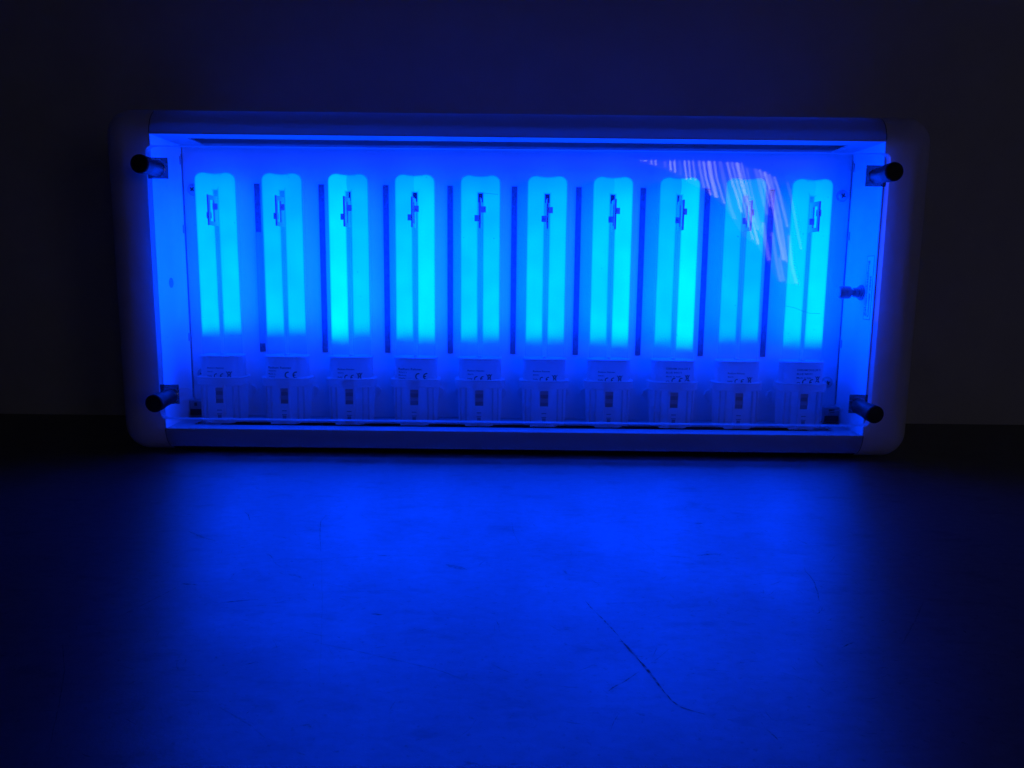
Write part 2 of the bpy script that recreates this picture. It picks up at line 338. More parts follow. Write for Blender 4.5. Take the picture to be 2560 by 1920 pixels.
marks = [  # crop, points, width px start, end, material
 (A, [(555, 900), (660, 890), (770, 882)], 3.4, 2.0, 'scratch'), (A, [(770, 882), (900, 866), (1000, 850)], 1.6, 1.0, 'faint'),
 (A, [(345, 795), (385, 799), (430, 803)], 4, 2, 'scratch'), (A, [(345, 802), (180, 885), (0, 975)], 2.4, 2, 'pale_scratch'),
 (A, [(680, 390), (710, 415), (720, 450)], 1.6, 1.6, 'scratch'), (A, [(1140, 418), (1110, 450), (1105, 530), (1112, 620)], 1.8, 1.4, 'scratch'),
 (A, [(1112, 620), (1120, 900), (1110, 1180), (1100, 1310)], 1.8, 1.6, 'veryfaint'), (A, [(1130, 419), (1165, 420)], 2, 2, 'scratch'),
 (A, [(805, 630), (830, 640), (850, 662)], 1.8, 1.6, 'scratch'), (A, [(365, 415), (400, 412)], 1.6, 1.6, 'scratch'), (A, [(665, 488), (690, 489)], 2, 1.6, 'scratch'),
 (A, [(660, 596), (690, 595)], 1.8, 1.5, 'scratch'), (A, [(620, 752), (642, 735)], 1.8, 1.8, 'scratch'),
 (A, [(380, 690), (700, 685), (900, 660), (1100, 660), (1430, 640), (1650, 645)], 1.6, 1.4, 'faint'), (A, [(1430, 640), (1500, 642)], 1.8, 1.8, 'scratch'),
 (A, [(935, 745), (975, 750), (1012, 768)], 9, 5, 'smudge'), (A, [(880, 735), (902, 740)], 3, 2, 'scratch'), (A, [(940, 673), (960, 671)], 2.4, 2, 'scratch'),
 (A, [(1130, 790), (1220, 810), (1330, 840), (1600, 830)], 2, 1.6, 'faint'), (A, [(1375, 962), (1462, 968)], 7, 5, 'smudge'), (A, [(1385, 965), (1455, 968)], 3, 3, 'scratch'),
 (A, [(1410, 935), (1450, 908)], 1.6, 1.6, 'faint'), (A, [(1012, 880), (1032, 890)], 4, 3, 'scratch'),
 (A, [(1080, 1120), (1300, 1165), (1560, 1225), (1750, 1270), (1990, 1360)], 2.4, 2.2, 'faint'), (A, [(570, 1290), (680, 1245)], 2, 2.2, 'faint'), (A, [(680, 1245), (750, 1230)], 3, 2.5, 'scratch'),
 (A, [(840, 1155), (885, 1140)], 5, 4, 'smudge'), (A, [(990, 1585), (1040, 1575), (1058, 1592)], 7, 5, 'smudge'), (A, [(380, 505), (470, 545), (530, 558)], 12, 5, 'smudge'),
 (A, [(550, 1480), (720, 1580), (800, 1650)], 4, 6, 'faint'), (A, [(1490, 1500), (1525, 1440)], 3.5, 3, 'faint'),
 (A, [(1740, 1250), (1755, 1225)], 4, 3, 'smudge'), (A, [(1800, 690), (1920, 720)], 14, 10, 'smudge'), (A, [(700, 1200), (760, 1140)], 2, 2, 'faint'), (A, [(1875, 523), (1920, 522)], 2.4, 2, 'faint'),
 (B, [(445, 885), (480, 925), (515, 960)], 2, 2.4, 'scratch'), (B, [(510, 955), (570, 1015), (640, 1090)], 4.5, 2.8, 'scratch'), (B, [(640, 1100), (720, 1190), (760, 1235)], 5, 6.5, 'scratch'),
 (B, [(745, 1215), (790, 1270), (850, 1345), (890, 1400)], 7.5, 5.5, 'scratch'), (B, [(870, 1375), (925, 1442), (985, 1482), (1060, 1504), (1125, 1522)], 5.5, 3.5, 'scratch'),
 (B, [(632, 1113), (662, 1117)], 3.5, 2, 'scratch'), (B, [(718, 1190), (760, 1200), (792, 1194)], 3.2, 2, 'scratch'),
 (B, [(578, 1390), (600, 1372), (660, 1340), (750, 1280)], 4, 2.4, 'scratch'), (B, [(790, 1250), (850, 1210), (910, 1160), (1000, 1150)], 2.5, 2, 'faint'),
 (B, [(1055, 462), (1102, 462)], 5, 4, 'scratch'), (B, [(1432, 499), (1462, 511)], 2, 1.8, 'scratch'), (B, [(1610, 545), (1650, 565), (1692, 583)], 1.6, 1.4, 'scratch'),
 (B, [(1660, 705), (1670, 730), (1695, 755), (1720, 795), (1735, 850), (1745, 895)], 2.8, 2.8, 'medium'), (B, [(1868, 1152), (1905, 1130), (1942, 1118)], 3.5, 3, 'scratch'),
 (B, [(1715, 1205), (1740, 1238), (1768, 1255)], 5, 5, 'smudge'), (B, [(1195, 1012), (1272, 1004)], 2.2, 2, 'faint'), (B, [(1065, 642), (1130, 632), (1180, 632), (1215, 641)], 7, 5, 'smudge'),
 (B, [(1105, 634), (1140, 636)], 4, 3, 'scratch'), (B, [(45, 455), (50, 500), (60, 530), (92, 588)], 1.8, 1.6, 'faint'), (B, [(405, 617), (440, 618)], 2.4, 2, 'scratch'),
 (B, [(245, 1020), (300, 1055), (410, 1040)], 2.4, 2.2, 'faint'), (B, [(335, 1222), (388, 1237)], 3, 3, 'faint'), (B, [(490, 1250), (520, 1251)], 3, 3, 'faint'),
 (B, [(1450, 1600), (1515, 1660)], 6, 7, 'scratch'), (B, [(1420, 1560), (1435, 1580)], 3, 3, 'faint'), (B, [(1553, 222), (1572, 223)], 2, 2, 'scratch'), (B, [(185, 301), (208, 302)], 2, 1.8, 'faint'),
 (B, [(120, 550), (200, 568)], 1.6, 1.5, 'faint'), (B, [(560, 905), (760, 900)], 3, 2, 'faint'), (B, [(1800, 680), (1830, 645)], 1.6, 1.6, 'pale_scratch'), (B, [(700, 520), (900, 660)], 1.5, 1.4, 'faint'),
 (B, [(330, 720), (350, 745)], 10, 8, 'smudge'), (B, [(880, 640), (1060, 655)], 4, 3, 'faint'), (B, [(1190, 905), (1160, 880)], 3, 3, 'faint'),
 (lambda x, y: (x * 1.1573, y * 1.1573), [(1950, 1390), (1975, 1345), (1995, 1300)], 4, 3, 'faint'),
 (lambda x, y: (x * 1.1573, y * 1.1573), [(135, 1390), (140, 1450), (128, 1520), (105, 1625)], 2.6, 2, 'pale_scratch'),
 (lambda x, y: (x * 1.1573, y * 1.1573), [(1000, 1645), (1030, 1650)], 9, 5, 'smudge'), (lambda x, y: (x * 1.1573, y * 1.1573), [(640, 1625), (660, 1632)], 7, 5, 'smudge'),
 (lambda x, y: (x * 1.1573, y * 1.1573), [(285, 1252), (298, 1250)], 4, 3, 'pale_scratch'), (lambda x, y: (x * 1.1573, y * 1.1573), [(33, 1113), (42, 1111)], 3, 3, 'pale_scratch'),
 (lambda x, y: (x * 1.1573, y * 1.1573), [(2080, 1362), (2088, 1368)], 4, 3, 'pale_scratch'),
]
lvl = 0
for fn, pts, a, b, mt in marks:
    px = [fn(*p) for p in pts]; P = [on_table(*p) for p in px]
    dist = math.hypot(P[0][1] + 527, 130)
    mb = MB(); lvl = (lvl + 1) % 12
    k = dist / FPX * (1.6 if abs(px[-1][1] - px[0][1]) < 0.35 * abs(px[-1][0] - px[0][0]) else 1.0)
    ribbon(mb, P, a * k, b * k, z=0.05 + 0.012 * lvl)
    mb.build({'smudge': 'scuff'}.get(mt, 'scratch'), M[mt], table, smooth=0)
# countless hairline scratches, nicks and specks too small to pick apart
mb, mb2 = MB(), MB()
for i in range(1500):
    x, y = random.uniform(-260, 280), -30 - 320 * random.random() ** 0.8
    if i % 3: x, y = random.gauss(random.choice((-95, -20, 70, 120)), 38), random.gauss(random.choice((-160, -225, -270)), 38)
    if y > -15 or y < -350: continue
    a = random.gauss(random.choice((0.1, 0.1, 2.4)), 0.5); l = random.choice((0.5, 0.8, 1.2, 2, 3.5, 9)) * random.uniform(0.6, 1.3)
    bend = random.uniform(-.3, .3)
    P = [(x, y), (x + l * .5 * math.cos(a), y + l * .5 * math.sin(a)), (x + l * .5 * math.cos(a) + l * .5 * math.cos(a + bend), y + l * .5 * math.sin(a) + l * .5 * math.sin(a + bend))]
    ribbon(mb if i % 5 else mb2, P, random.uniform(0.08, 0.30), z=0.25 + 0.0004 * i, jit=0.03)
o = mb.build('hairline_scratches', faded('hairline', (0.008,) * 3, 0.42), table, smooth=0); o['kind'] = 'stuff'
o = mb2.build('pale_nicks', faded('pale_nick', (0.16,) * 3, 0.5), table, smooth=0); o['kind'] = 'stuff'

# ------------------------------------------------------------------ the lamp unit
XL, XR, ZB, ZT = -241.5, 245.5, 18.0, 216.5      # opening of the tray
OL, OR, OB, OT = -276.0, 281.5, 0.5, 234.4       # outside of the housing
DEPTH = 112
lamp = empty('phototherapy_lamp', (2, 60, 0),
             label='wide white lamp unit standing on its long edge, ten blue tubes lit inside', category='lamp')
def P_(o):                                        # re-seat parts built in world millimetres under the lamp's empty
    o.location = o.location - lamp.location; return o
inv = (-2, -60, 0)
def part(mb, name, mats, label=None, smooth=35, parent=None):
    return mb.build(name, mats, parent or lamp, smooth=smooth, label=label, loc=inv if (parent is None or parent is lamp) else None)

def quarter(a, b, n=14):                          # (inset from outside, depth) from the side round to the front
    return [(a * (1 - math.cos(i / n * math.pi / 2)), b * (1 - math.sin(i / n * math.pi / 2))) for i in range(n + 1)]
GAP = 0.55
XA, XB = XL - 0.7, XR + 0.7                       # seams
# rails
for name, z_out, z_in, sgn in (('top_rail', OT, ZT + 0.9, -1), ('bottom_rail', OB, ZB - 0.9, 1)):
    a = abs(z_out - z_in)
    prof = [(DEPTH, z_out), (70, z_out)] + [(d, z_out + sgn * i) for i, d in quarter(a, 17)] + [(6, z_in + sgn * 0.01), (8, z_in - sgn * 3), (DEPTH, z_out + sgn * 3)]
    mb = MB()
    if name == 'top_rail':
        # unseen openings shaped to leak light onto the wall, bridges between
        pa = [(22, z_out)] + [(d, z_out + sgn * i) for i, d in quarter(a, 17)] + [(6, z_in), (8, z_in + 2.5), (22, z_out - 2.0)]
        mb.loft([[(x, y, z) for y, z in pa[:-1]] for x in (XA + GAP, XB - GAP)], closed=False)
        mb.box(XA + GAP, XB - GAP, 50, 76, z_out - 2.5, z_out)
        mb.box(XA + GAP, XB - GAP, 43.4, 44.2, ZT + 0.9, z_out - 2.5)  # plate added to brighten the view through the slot
        for i in range(24):
            x = XA + GAP + i * (XB - XA - 2 * GAP - 4) / 23
            mb.box(x, x + 3, 22, 50, z_out - 2.5, z_out); mb.box(x, x + 3, 76, DEPTH, z_out - 2.5, z_out)
    else:
        mb.loft([[(x, y, z) for y, z in prof[:-1]] for x in (XA + GAP, XB - GAP)], closed=False)
    part(mb, name, M['housing'])
mb = MB(); a = ZB - 0.9 - OB
gp = [(DEPTH - 4, OB - 0.12), (17, OB - 0.12)] + [(d - 0.14, OB + i - 0.12) for i, d in quarter(a, 17, 28) if 0 < i < 3.4]
gp += [(d + 0.9, OB + i + 0.9) for i, d in reversed([q for q in quarter(a, 17, 28) if 0 < q[0] < 3.4])] + [(17, OB + 0.8), (DEPTH - 4, OB + 0.8)]
mb.loft([[(x, y, z) for y, z in gp] for x in (XA + 2, XB - 2)], True, True); part(mb, 'base_light_block', M['rubber'])  # dark strip added to stop light leaking under the rail
# light baffle added inside the top rail; dark strips added to darken the seams
a = OT - (ZT + 0.9); q_ = [(d, i) for i, d in quarter(a, 17, 28) if i < 0.62 * a]
pts = [(21.5, OT - 0.5)] + [(d + 0.5, OT - i - 0.5) for d, i in q_]; back_ = [(d + 1.3, OT - i - 1.3) for d, i in reversed(q_)] + [(21.5, OT - 1.3)]
mb = MB(); mb.loft([[(x, y, z) for y, z in pts + back_] for x in (XA + 1, XB - 1)], True, True); part(mb, 'rail_baffle', M['baffle'])
for x0 in (XA - 0.6, XB - 0.6):
    for z_out, z_in, sgn in ((OT, ZT + 0.9, -1), (OB, ZB - 0.9, 1)):
        aa = abs(z_out - z_in); f1 = [(d + 0.45, z_out + sgn * (i + 0.3)) for i, d in quarter(aa, 17)]; f2 = [(y + 0.8, z + sgn * 0.8) for y, z in reversed(f1)]
        mb = MB(); mb.loft([[(x, y, z) for y, z in f1 + f2] for x in (x0, x0 + 1.2)], True, True); part(mb, 'seam_strip', M['rubber'])
# end caps
def end_cap(x_seam, x_out, s):
    a, b, rc = 18.0, 17.0, 17.0
    def loop(inset, y):
        zt, zb, xo = OT - inset, OB + inset, x_out - s * inset
        r = max(rc - inset * 0.55, 5); P = [(x_seam, y, zt)]
        for i in range(11):
            q = i / 10 * math.pi / 2
            P.append((xo - s * r * (1 - math.sin(q)), y, zt - r * (1 - math.cos(q))))
        for i in range(11):
            q = i / 10 * math.pi / 2
            P.append((xo - s * r * (1 - math.cos(q)), y, zb + r * (1 - math.sin(q))))
        P.append((x_seam, y, zb)); return P
    mb = MB()
    loops = [loop(0, DEPTH)] + [loop(i, d) for i, d in quarter(a, b)]
    inner = [(x_seam, -0.0, min(max(p[2], ZB - 0.9), ZT + 0.9)) for p in loops[-1]]
    back = [(x_seam, DEPTH, p[2]) for p in loops[0]]
    mb.loft(loops + [inner], closed=False)
    side = [(x_seam, 2.5, p[2]) for p in inner]
    mb.loft([inner, side], closed=False)
    mb.loft([back, loops[0]], closed=False)
    return mb
o = part(end_cap(XB + GAP * 0, OR, 1), 'end_cap', M['cap'])
o = part(end_cap(XA - GAP * 0, OL, -1), 'end_cap', M['cap'])
mb = MB(); mb.box(OL + 4, OR - 4, DEPTH - 2, DEPTH - 0.5, OB + 4, OT - 4); part(mb, 'rear_panel', M['housing'])
# thin scratches on the top rail, their glint put into the pale colour
def rail_pt(x, i):
    a = OT - (ZT + 0.9); q = math.acos(1 - i / a); return (x, 17 * (1 - math.sin(q)) - 0.12, OT - i)
for xs in ([(-176, 12.6), (-160, 12.9), (-150, 13.3), (-136, 13.5)], [(96, 13.2), (101, 12.9), (106, 12.2), (112, 12.1)]):
    mb = MB(); mb.path([rail_pt(*p) for p in xs], 0.16, n=6); part(mb, 'rail_scratch', M['fine_line'])
mb = MB(); mb.lathe((OL + 12, 7.6, OT - 8.5), (-0.2, -1, 0.4), [(-0.5, 1.0), (0.1, 0.9), (0.45, 0.4), (0.5, 0.05)], n=12); part(mb, 'glint_dot', M['lip'])  # raised dot added for a small glint on the end cap

# tray: five enamelled sheets with thin folded gaps between them
TD = 48.0
tray = empty('tray', inv, lamp)
tray.location = [c * S for c in inv]
def tpart(mb, name, mats, label=None, smooth=35): return mb.build(name, mats, tray, smooth=smooth, label=label)
mb = MB(); mb.box(XL + 0.9, XR - 0.9, TD, TD + 1.2, ZB + 0.4, ZT - 0.4); tpart(mb, 'back_sheet', M['back'])
for s, x0, x1 in ((-1, XL - 0.6, XL), (1, XR, XR + 0.6)):
    mb = MB(); mb.box(x0, x1, 0.6, TD + 3, ZB, ZT); mb.box(x0, x1, -0.4, 0.6, ZB, ZT, mi=1)
    tpart(mb, 'side_sheet', [M['tray'], M['lip']])
def slotted(z0, z1, y0, y1, sx0, sx1, name, mt):
    mb = MB()
    mb.box(XL, XR, 0.6, y0, z0, z1); mb.box(XL, XR, y1, TD + 3, z0, z1)
    mb.box(XL, sx0, y0, y1, z0, z1); mb.box(sx1, XR, y0, y1, z0, z1)
    mb.box(XL - 0.6, XR + 0.6, -0.4, 0.6, z0, z1, mi=1)
    tpart(mb, name, [mt, M['lip']])
slotted(ZT, ZT + 0.8, 17, 42, -224, 229, 'top_sheet', M['floor'])
slotted(ZB - 0.8, ZB, 14, 28, -228, 231, 'bottom_sheet', M['floor'])
# shallow folded stiffener just behind the top slot
mb = MB(); mb.box(-222, 227, 42.2, 43.2, ZT - 2.2, ZT - 0.02); tpart(mb, 'stiffener', M['lip'])
# small notches at the folds; dark strips paint the shade of the fold gaps
for x, s in ((XL, 1), (XR, -1)):
    mb = MB()
    mb.box(min(x, x + s * 0.25), max(x, x + s * 0.25), TD - 0.6, TD - 0.15, ZB + 14, ZT - 6)
    tpart(mb, 'fold_seam', M['strip'], smooth=0)
    for z in (ZT - 11, 157, 78):
        mb = MB(); mb.box(min(x, x + s * 0.6), max(x, x + s * 0.6), TD - 3.4, TD - 0.7, z - 3, z + 3, b=0.25); tpart(mb, 'fold_notch', M['socket_dark'])

# dark strips on the back sheet between the tubes
for i in range(9):
    x = 0.3 + (i - 4) * 46.9; zt, zb = 190.0, 67.5
    mb = MB()
    if i == 0:
        mb.box(x - 2, x + 2, TD - 0.5, TD, zb, zt)
        o = part(mb, 'felt_strip', M['strip'], label='dark strip mostly covered by pale film', smooth=0)
        mb = MB(); mb.box(x - 2.15, x + 2.15, TD - 0.75, TD - 0.5, 73.5, 155.5)
        mb.build('film', M['pale_strip'], o, smooth=0)
    else:
        mb.box(x - 2, x + 2, TD - 0.5, TD, zb, zt); part(mb, 'felt_strip', M['strip'], smooth=0)

# screws with cross recess
for x, z in ((-237.2 + 3.4, 185.4), (242.5 - 3.4, 185.9), (-238.5 + 5.5, 50), (243.1 - 5.5, 48.6)):
    mb = MB()
    mb.lathe((x, TD, z), (0, -1, 0), [(0, 4.4), (0.5, 4.3), (0.6, 3.1), (1.6, 2.8), (2.2, 2.0), (2.4, 0.6)], n=24)
    o = part(mb, 'screw', M['screw'])
    q = MB(); rr = random.uniform(0.2, 1.2)
    for k in (0, 1):
        a = rr + k * math.pi / 2; c_, s_ = math.cos(a), math.sin(a)
        vs = [(x + c_ * u - s_ * v, TD - 2.45 - dy, z + s_ * u + c_ * v) for dy in (0, 0.1 + 0.02 * k) for u, v in ((-1.7, -0.4), (1.7, -0.4), (1.7, 0.4), (-1.7, 0.4))]
        q.add(vs, [(0, 1, 2, 3), (4, 5, 6, 7), (0, 1, 5, 4), (1, 2, 6, 5), (2, 3, 7, 6), (3, 0, 4, 7)])
    q.build('cross_recess', M['dark'], o, smooth=0)

# terminal blocks in the lower corners
for x0, x1 in ((-241, -231), (233, 245)):
    mb = MB(); mb.box(x0, x1, TD - 9, TD - 0.1, 19.5, 31, b=0.5)
    o = part(mb, 'terminal_block', M['socket_dark'])
    mb = MB(); mb.box(x0 + 1, x1 - 1, TD - 9.6, TD - 9, 20.2, 24.6); mb.box(x0 + 4, x1 - 4, TD - 9.6, TD - 9, 27, 29.5)
    mb.build('contact', M['dark'], o, smooth=0)

# side hole (left) and push button (right)
mb = MB(); mb.lathe((XL - 0.3, 20.6, 118.4), (1, 0, 0), [(0, 3.6), (0.36, 3.6)], n=24); part(mb, 'side_hole', M['socket_dark'], smooth=0)  # darker disc paints the shade of the hole
mb = MB(); mb.lathe((XR, 19, 116.8), (-1, 0, 0), [(0, 5.5), (1.0, 5.4), (1.3, 4.6), (2.2, 4.5), (2.4, 3.4), (5.5, 3.3)], n=32)
btn = part(mb, 'reset_button', M['socket_dark'])
mb = MB(); mb.lathe((XR, 19, 116.8), (-1, 0, 0), [(3.3, 2.3), (8.0, 2.2), (8.2, 4.0), (8.8, 4.3), (15.0, 4.3), (16.2, 3.7), (16.6, 2.5)], n=32)
mb.build('button_cap', M['socket_dark'], btn)

# ------------------------------------------------------------------ writing
def text_mesh(txt, height, width=None, bold=0.0):
    """2-D triangles of the text: list of (x, z), faces; height = capital height in mm, lower left at 0,0"""
    cu = bpy.data.curves.new('txt', 'FONT'); cu.body = txt; cu.size = 1; cu.offset = bold; cu.resolution_u = 3
    ob = bpy.data.objects.new('txt', cu); col.objects.link(ob)
    dg = bpy.context.evaluated_depsgraph_get(); me = bpy.data.meshes.new_from_object(ob.evaluated_get(dg))
    vs = [(v.co.x, v.co.y) for v in me.vertices]; fs = [tuple(p.vertices) for p in me.polygons]
    bpy.data.objects.remove(ob); bpy.data.curves.remove(cu); bpy.data.meshes.remove(me)
    x0, x1 = min(v[0] for v in vs), max(v[0] for v in vs)
    k = height / 0.72; kx = k if width is None else width / (x1 - x0)
    return [((x - x0) * kx, z * k) for x, z in vs], fs
def stroke2(pts, w):
    vs, fs = [], []
    for i, (x, z) in enumerate(pts):
        a, b = pts[max(i - 1, 0)], pts[min(i + 1, len(pts) - 1)]
        dx, dz = b[0] - a[0], b[1] - a[1]; l = math.hypot(dx, dz) or 1; nx, nz = -dz / l * w / 2, dx / l * w / 2
        vs += [(x + nx, z + nz), (x - nx, z - nz)]
        if i: fs.append((2 * i - 2, 2 * i - 1, 2 * i + 1, 2 * i))
    return vs, fs
def arc(cx, cz, r, a0, a1, n=14): return [(cx + r * math.cos(math.radians(a0 + (a1 - a0) * i / n)), cz + r * math.sin(math.radians(a0 + (a1 - a0) * i / n))) for i in range(n + 1)]
def seg(a, b, n=4): return [(a[0] + (b[0] - a[0]) * i / n, a[1] + (b[1] - a[1]) * i / n) for i in range(n + 1)]
def ce(x, z, h):
    r = h / 2; w = h * 0.16
    return [stroke2(arc(x + r, z + r, r - w / 2, 75, 285), w), stroke2(arc(x + r * 3.25, z + r, r - w / 2, 75, 285), w), stroke2(seg((x + r * 2.4, z + r), (x + r * 3.05, z + r)), w)]
def bin_(x, z, h, bar=False):
    w = h * 0.085; s = h
    L = [seg((x, z), (x + .8 * s, z + s)), seg((x + .8 * s, z), (x, z + s)), seg((x + .18 * s, z + .82 * s), (x + .27 * s, z + .18 * s)), seg((x + .62 * s, z + .82 * s), (x + .53 * s, z + .18 * s)),
         seg((x + .27 * s, z + .18 * s), (x + .53 * s, z + .18 * s)), seg((x + .12 * s, z + .82 * s), (x + .68 * s, z + .82 * s)), seg((x + .25 * s, z + .93 * s), (x + .55 * s, z + .93 * s))]
    out = [stroke2(l, w) for l in L] + [stroke2(arc(x + .56 * s, z + .12 * s, .07 * s, 0, 360, 8), w)]
    if bar: out.append(stroke2(seg((x, z - .16 * s), (x + .8 * s, z - .16 * s)), h * .1))
    return out
def place(vsfs, x, z): return [(a + x, b + z) for a, b in vsfs[0]], vsfs[1]
BW, BD, BN = 15.4, 9.5, 2.7                        # bulb base half width, half depth, superellipse exponent
def base_y(x, hw=BW, hd=BD, n=BN): return -hd * (1 - min(0.999, abs(x) / hw) ** n) ** (1 / n)
def print_on_base(items, name='printing'):
    mb = MB()
    for vs, fs in items: mb.add([(x, base_y(x) - 0.07, z) for x, z in vs], fs)
    return mb
small = [place(text_mesh('Radium Ralutec', 1.15, 12.2, .012), -8.4, 57.6), place(text_mesh('9W/71', 1.05, 4.2, .012), -8.4, 54.9), place(text_mesh('Italy', 1.05, 3.6, .012), -8.4, 51.9)] + ce(-3.6, 50.3, 3.9) + bin_(5.2, 50.6, 5.0)
wide = [place(text_mesh('Radium Ralutec', 1.6, 17.0, .012), -11.6, 58.0), place(text_mesh('9W/71', 1.2, 6, .006), -11.6, 55.7), place(text_mesh('Made in', 1.2, 5.5, .006), -11.6, 53.6), place(text_mesh('Italy', 1.2, 5.0, .006), -11.4, 51.6)] + ce(0.6, 51.0, 5.0)
tall = [place(text_mesh('OSRAM DULUX S', 1.5, 17.4, .012), -6.2, 60.4), place(text_mesh('BLUE 9W/71', 1.4, 11.0, .012), -6.2, 57.6), place(text_mesh('Made in Italy', 1.25, 10.6, .006), -6.2, 54.9)] + ce(-2.2, 50.0, 4.6) + bin_(7.4, 51.9, 4.6, True) \
    + [stroke2(seg((-6, 50.7), (-3.6, 50.7)), .4), stroke2(arc(-4.8, 50.9, 1.3, 0, 180), .4)]

# ------------------------------------------------------------------ bulbs and sockets (origin: axis foot, z from the table)
TZ, TC, TR = 195.6, 7.9, 6.2                       # top of the glass, leg offset, leg radius
def leg(s):
    """one leg with its half of the squared-off bridge"""
    mb = MB(); n = 28
    def ring(x, y, r, z, k=1.0): return [(x + r * math.cos(2 * math.pi * i / n), y + r * math.sin(2 * math.pi * i / n), z) for i in range(n)]
    R = 5.2
    loops = [ring(s * TC, 0, TR, 60)]
    for z in (70, 76, 80, 84, 90, 110, 140, 165, 180, 187, TZ - R): loops.append(ring(s * TC, 0, TR, z))
    for i in range(1, 8):
        q = i / 7 * math.pi / 2
        loops.append(ring(s * TC, 0, TR - R * (1 - math.cos(q)), TZ - R + R * math.sin(q)))
    mb.loft(loops, False, True)
    br = 5.9; L = []
    for x in (s * TC, s * TC * .5, s * 0.02):
        sag = 0.55 * (1 - abs(x) / TC)
        L.append([(x, br * math.cos(2 * math.pi * i / 20), TZ - 6.2 - sag * .6 + (br + .3 - sag * .7) * math.sin(2 * math.pi * i / 20)) for i in range(20)])
    mb.loft(L, False, False)
    return mb
def supere(hw, hd, n, z, k=48):
    P = []
    for i in range(k):
        a = 2 * math.pi * i / k; c, s = math.cos(a), math.sin(a)
        P.append((hw * math.copysign(abs(c) ** (2 / n), c), hd * math.copysign(abs(s) ** (2 / n), s), z))
    return P
def make_bulb():
    root = empty('fluorescent_bulb', (0, 0, 0), lamp)
    for s in (-1, 1):
        o = leg(s).build('glass_tube', M['tube'], root, smooth=40); o['glow'] = 1.0; o['edge'] = 0.081
    mb = MB(); mb.loft([supere(BW, BD, BN, 45), supere(BW, BD, BN, 66.0), supere(BW - .5, BD - .5, BN, 66.6)], False, True)
    mb.build('base', M['base'], root)
    mb = MB(); mb.loft([supere(BW + .55, BD + .5, BN, 65.7), supere(BW + .7, BD + .65, BN, 66.2), supere(BW + .4, BD + .35, BN, 66.9), supere(BW - 1.0, BD - 1.0, BN, 67.0)], True, True)
    mb.build('rim', M['rim'], root)
    mb = MB(); mb.box(-1.3, 1.3, -3, 3, 66.9, 68.2, b=.4); mb.build('spacer', M['rim'], root)
    return root
M['lg'] = mat('latch_grey', (0.5,) * 3, .5)
def make_socket():
    root = empty('lamp_holder', (0, 0, 0), lamp)
    mb = MB(); mb.loft([supere(17.3, 10.4, 3.2, 45.4), supere(18.0, 11.1, 3.2, 46), supere(18.0, 11.1, 3.2, 50.4), supere(17.2, 10.3, 3.2, 51.3), supere(15.5, 9.6, 2.8, 51.35)])
    mb.build('collar', M['socket'], root)
    mb = MB(); mb.loft([supere(15.2, 8.6, 3.6, 18.4), supere(15.6, 8.9, 3.6, 24), supere(16.2, 9.3, 3.6, 45.4)])
    mb.build('holder_body', M['socket'], root)
    mb = MB(); mb.loft([supere(18.0, 11.2, 3.2, 50.5), supere(18.3, 11.4, 3.2, 51.0), supere(17.4, 10.5, 3.2, 51.6), supere(15.6, 9.7, 2.8, 51.6)]); mb.build('collar_highlight', M['rim'], root)  # ring added for the highlight on the collar's top edge
    for x in (-13.4, -9.6, 9.6, 13.4):
        mb = MB(); mb.box(x - .5, x + .5, -10.5 + (abs(x) > 12) * 1.2, -7.5, 21, 45.2, b=.15); mb.build('rib', M['rim'], root)
    mb = MB()
    for x0, x1, z0, z1 in ((-4.2, -3.0, 19, 51.0), (2.9, 4.1, 19, 51.0), (-3.0, 2.9, 44.0, 51.0), (-3.0, 2.9, 19, 32.6)): mb.box(x0, x1, -11.2, -8.9, z0, z1)
    mb.build('latch_frame', M['socket'], root, smooth=0)
    mb = MB(); mb.box(-3.0, 2.9, -9.4, -9.2, 32.6, 44.0); mb.build('latch_window', M['socket_dark'], root, smooth=0)
    for z0, z1 in ((41.3, 43.4), (35.6, 38.4)):
        mb = MB(); mb.box(-2.9, 2.8, -10.2, -9.4, z0, z1); mb.build('latch_bar', M['lg'], root, smooth=0)
    mb = MB(); mb.box(-1.8, 1.6, -11.35, -11.2, 27.4, 28.0); mb.box(-1.8, 1.6, -11.35, -11.2, 24.6, 25.2); mb.box(-1.4, 1.2, -11.3, -11.2, 22.0, 24.2); mb.build('moulded_mark', M['socket_dark'], root, smooth=0)
    # foot that hooks through the slot of the bottom sheet
    mb = MB()
    mb.add([(-10, -11.5, 18.02), (7, -11.5, 18.02), (10, -8.5, 18.02), (10, 5, 18.02), (-10, 5, 18.02), (-10, -11.5, 19.1), (7, -11.5, 19.1), (10, -8.5, 19.1), (10, 5, 19.1), (-10, 5, 19.1)],
           [(0, 1, 2, 3, 4), (5, 6, 7, 8, 9), (0, 1, 6, 5), (1, 2, 7, 6), (2, 3, 8, 7), (3, 4, 9, 8), (4, 0, 5, 9)])
    mb.box(-8, -4, -10.6, -9.4, 19.15, 19.6); mb.box(4, 7, -10.0, -9.2, 19.15, 19.6)
    f = mb.build('foot', M['socket'], root, smooth=0)
    mb = MB(); mb.box(-3.2, 1.6, -11.0, -9.6, 19.1, 19.25); mb.build('foot_hole', M['dark'], f, smooth=0)  # dark plate painted for the hole's shade
    for s in (-1, 1):
        mb = MB(); mb.add([(s * 15.5, 12, 33), (s * 19.5, 12, 38.5), (s * 18.6, 12, 41.5), (s * 15.5, 12, 43), (s * 15.5, 15, 33), (s * 19.5, 15, 38.5), (s * 18.6, 15, 41.5), (s * 15.5, 15, 43)],
                          [(0, 1, 2, 3), (7, 6, 5, 4), (0, 1, 5, 4), (1, 2, 6, 5), (2, 3, 7, 6), (3, 0, 4, 7)])
        mb.build('mounting_ear', M['rim'], root, smooth=0)
    return root
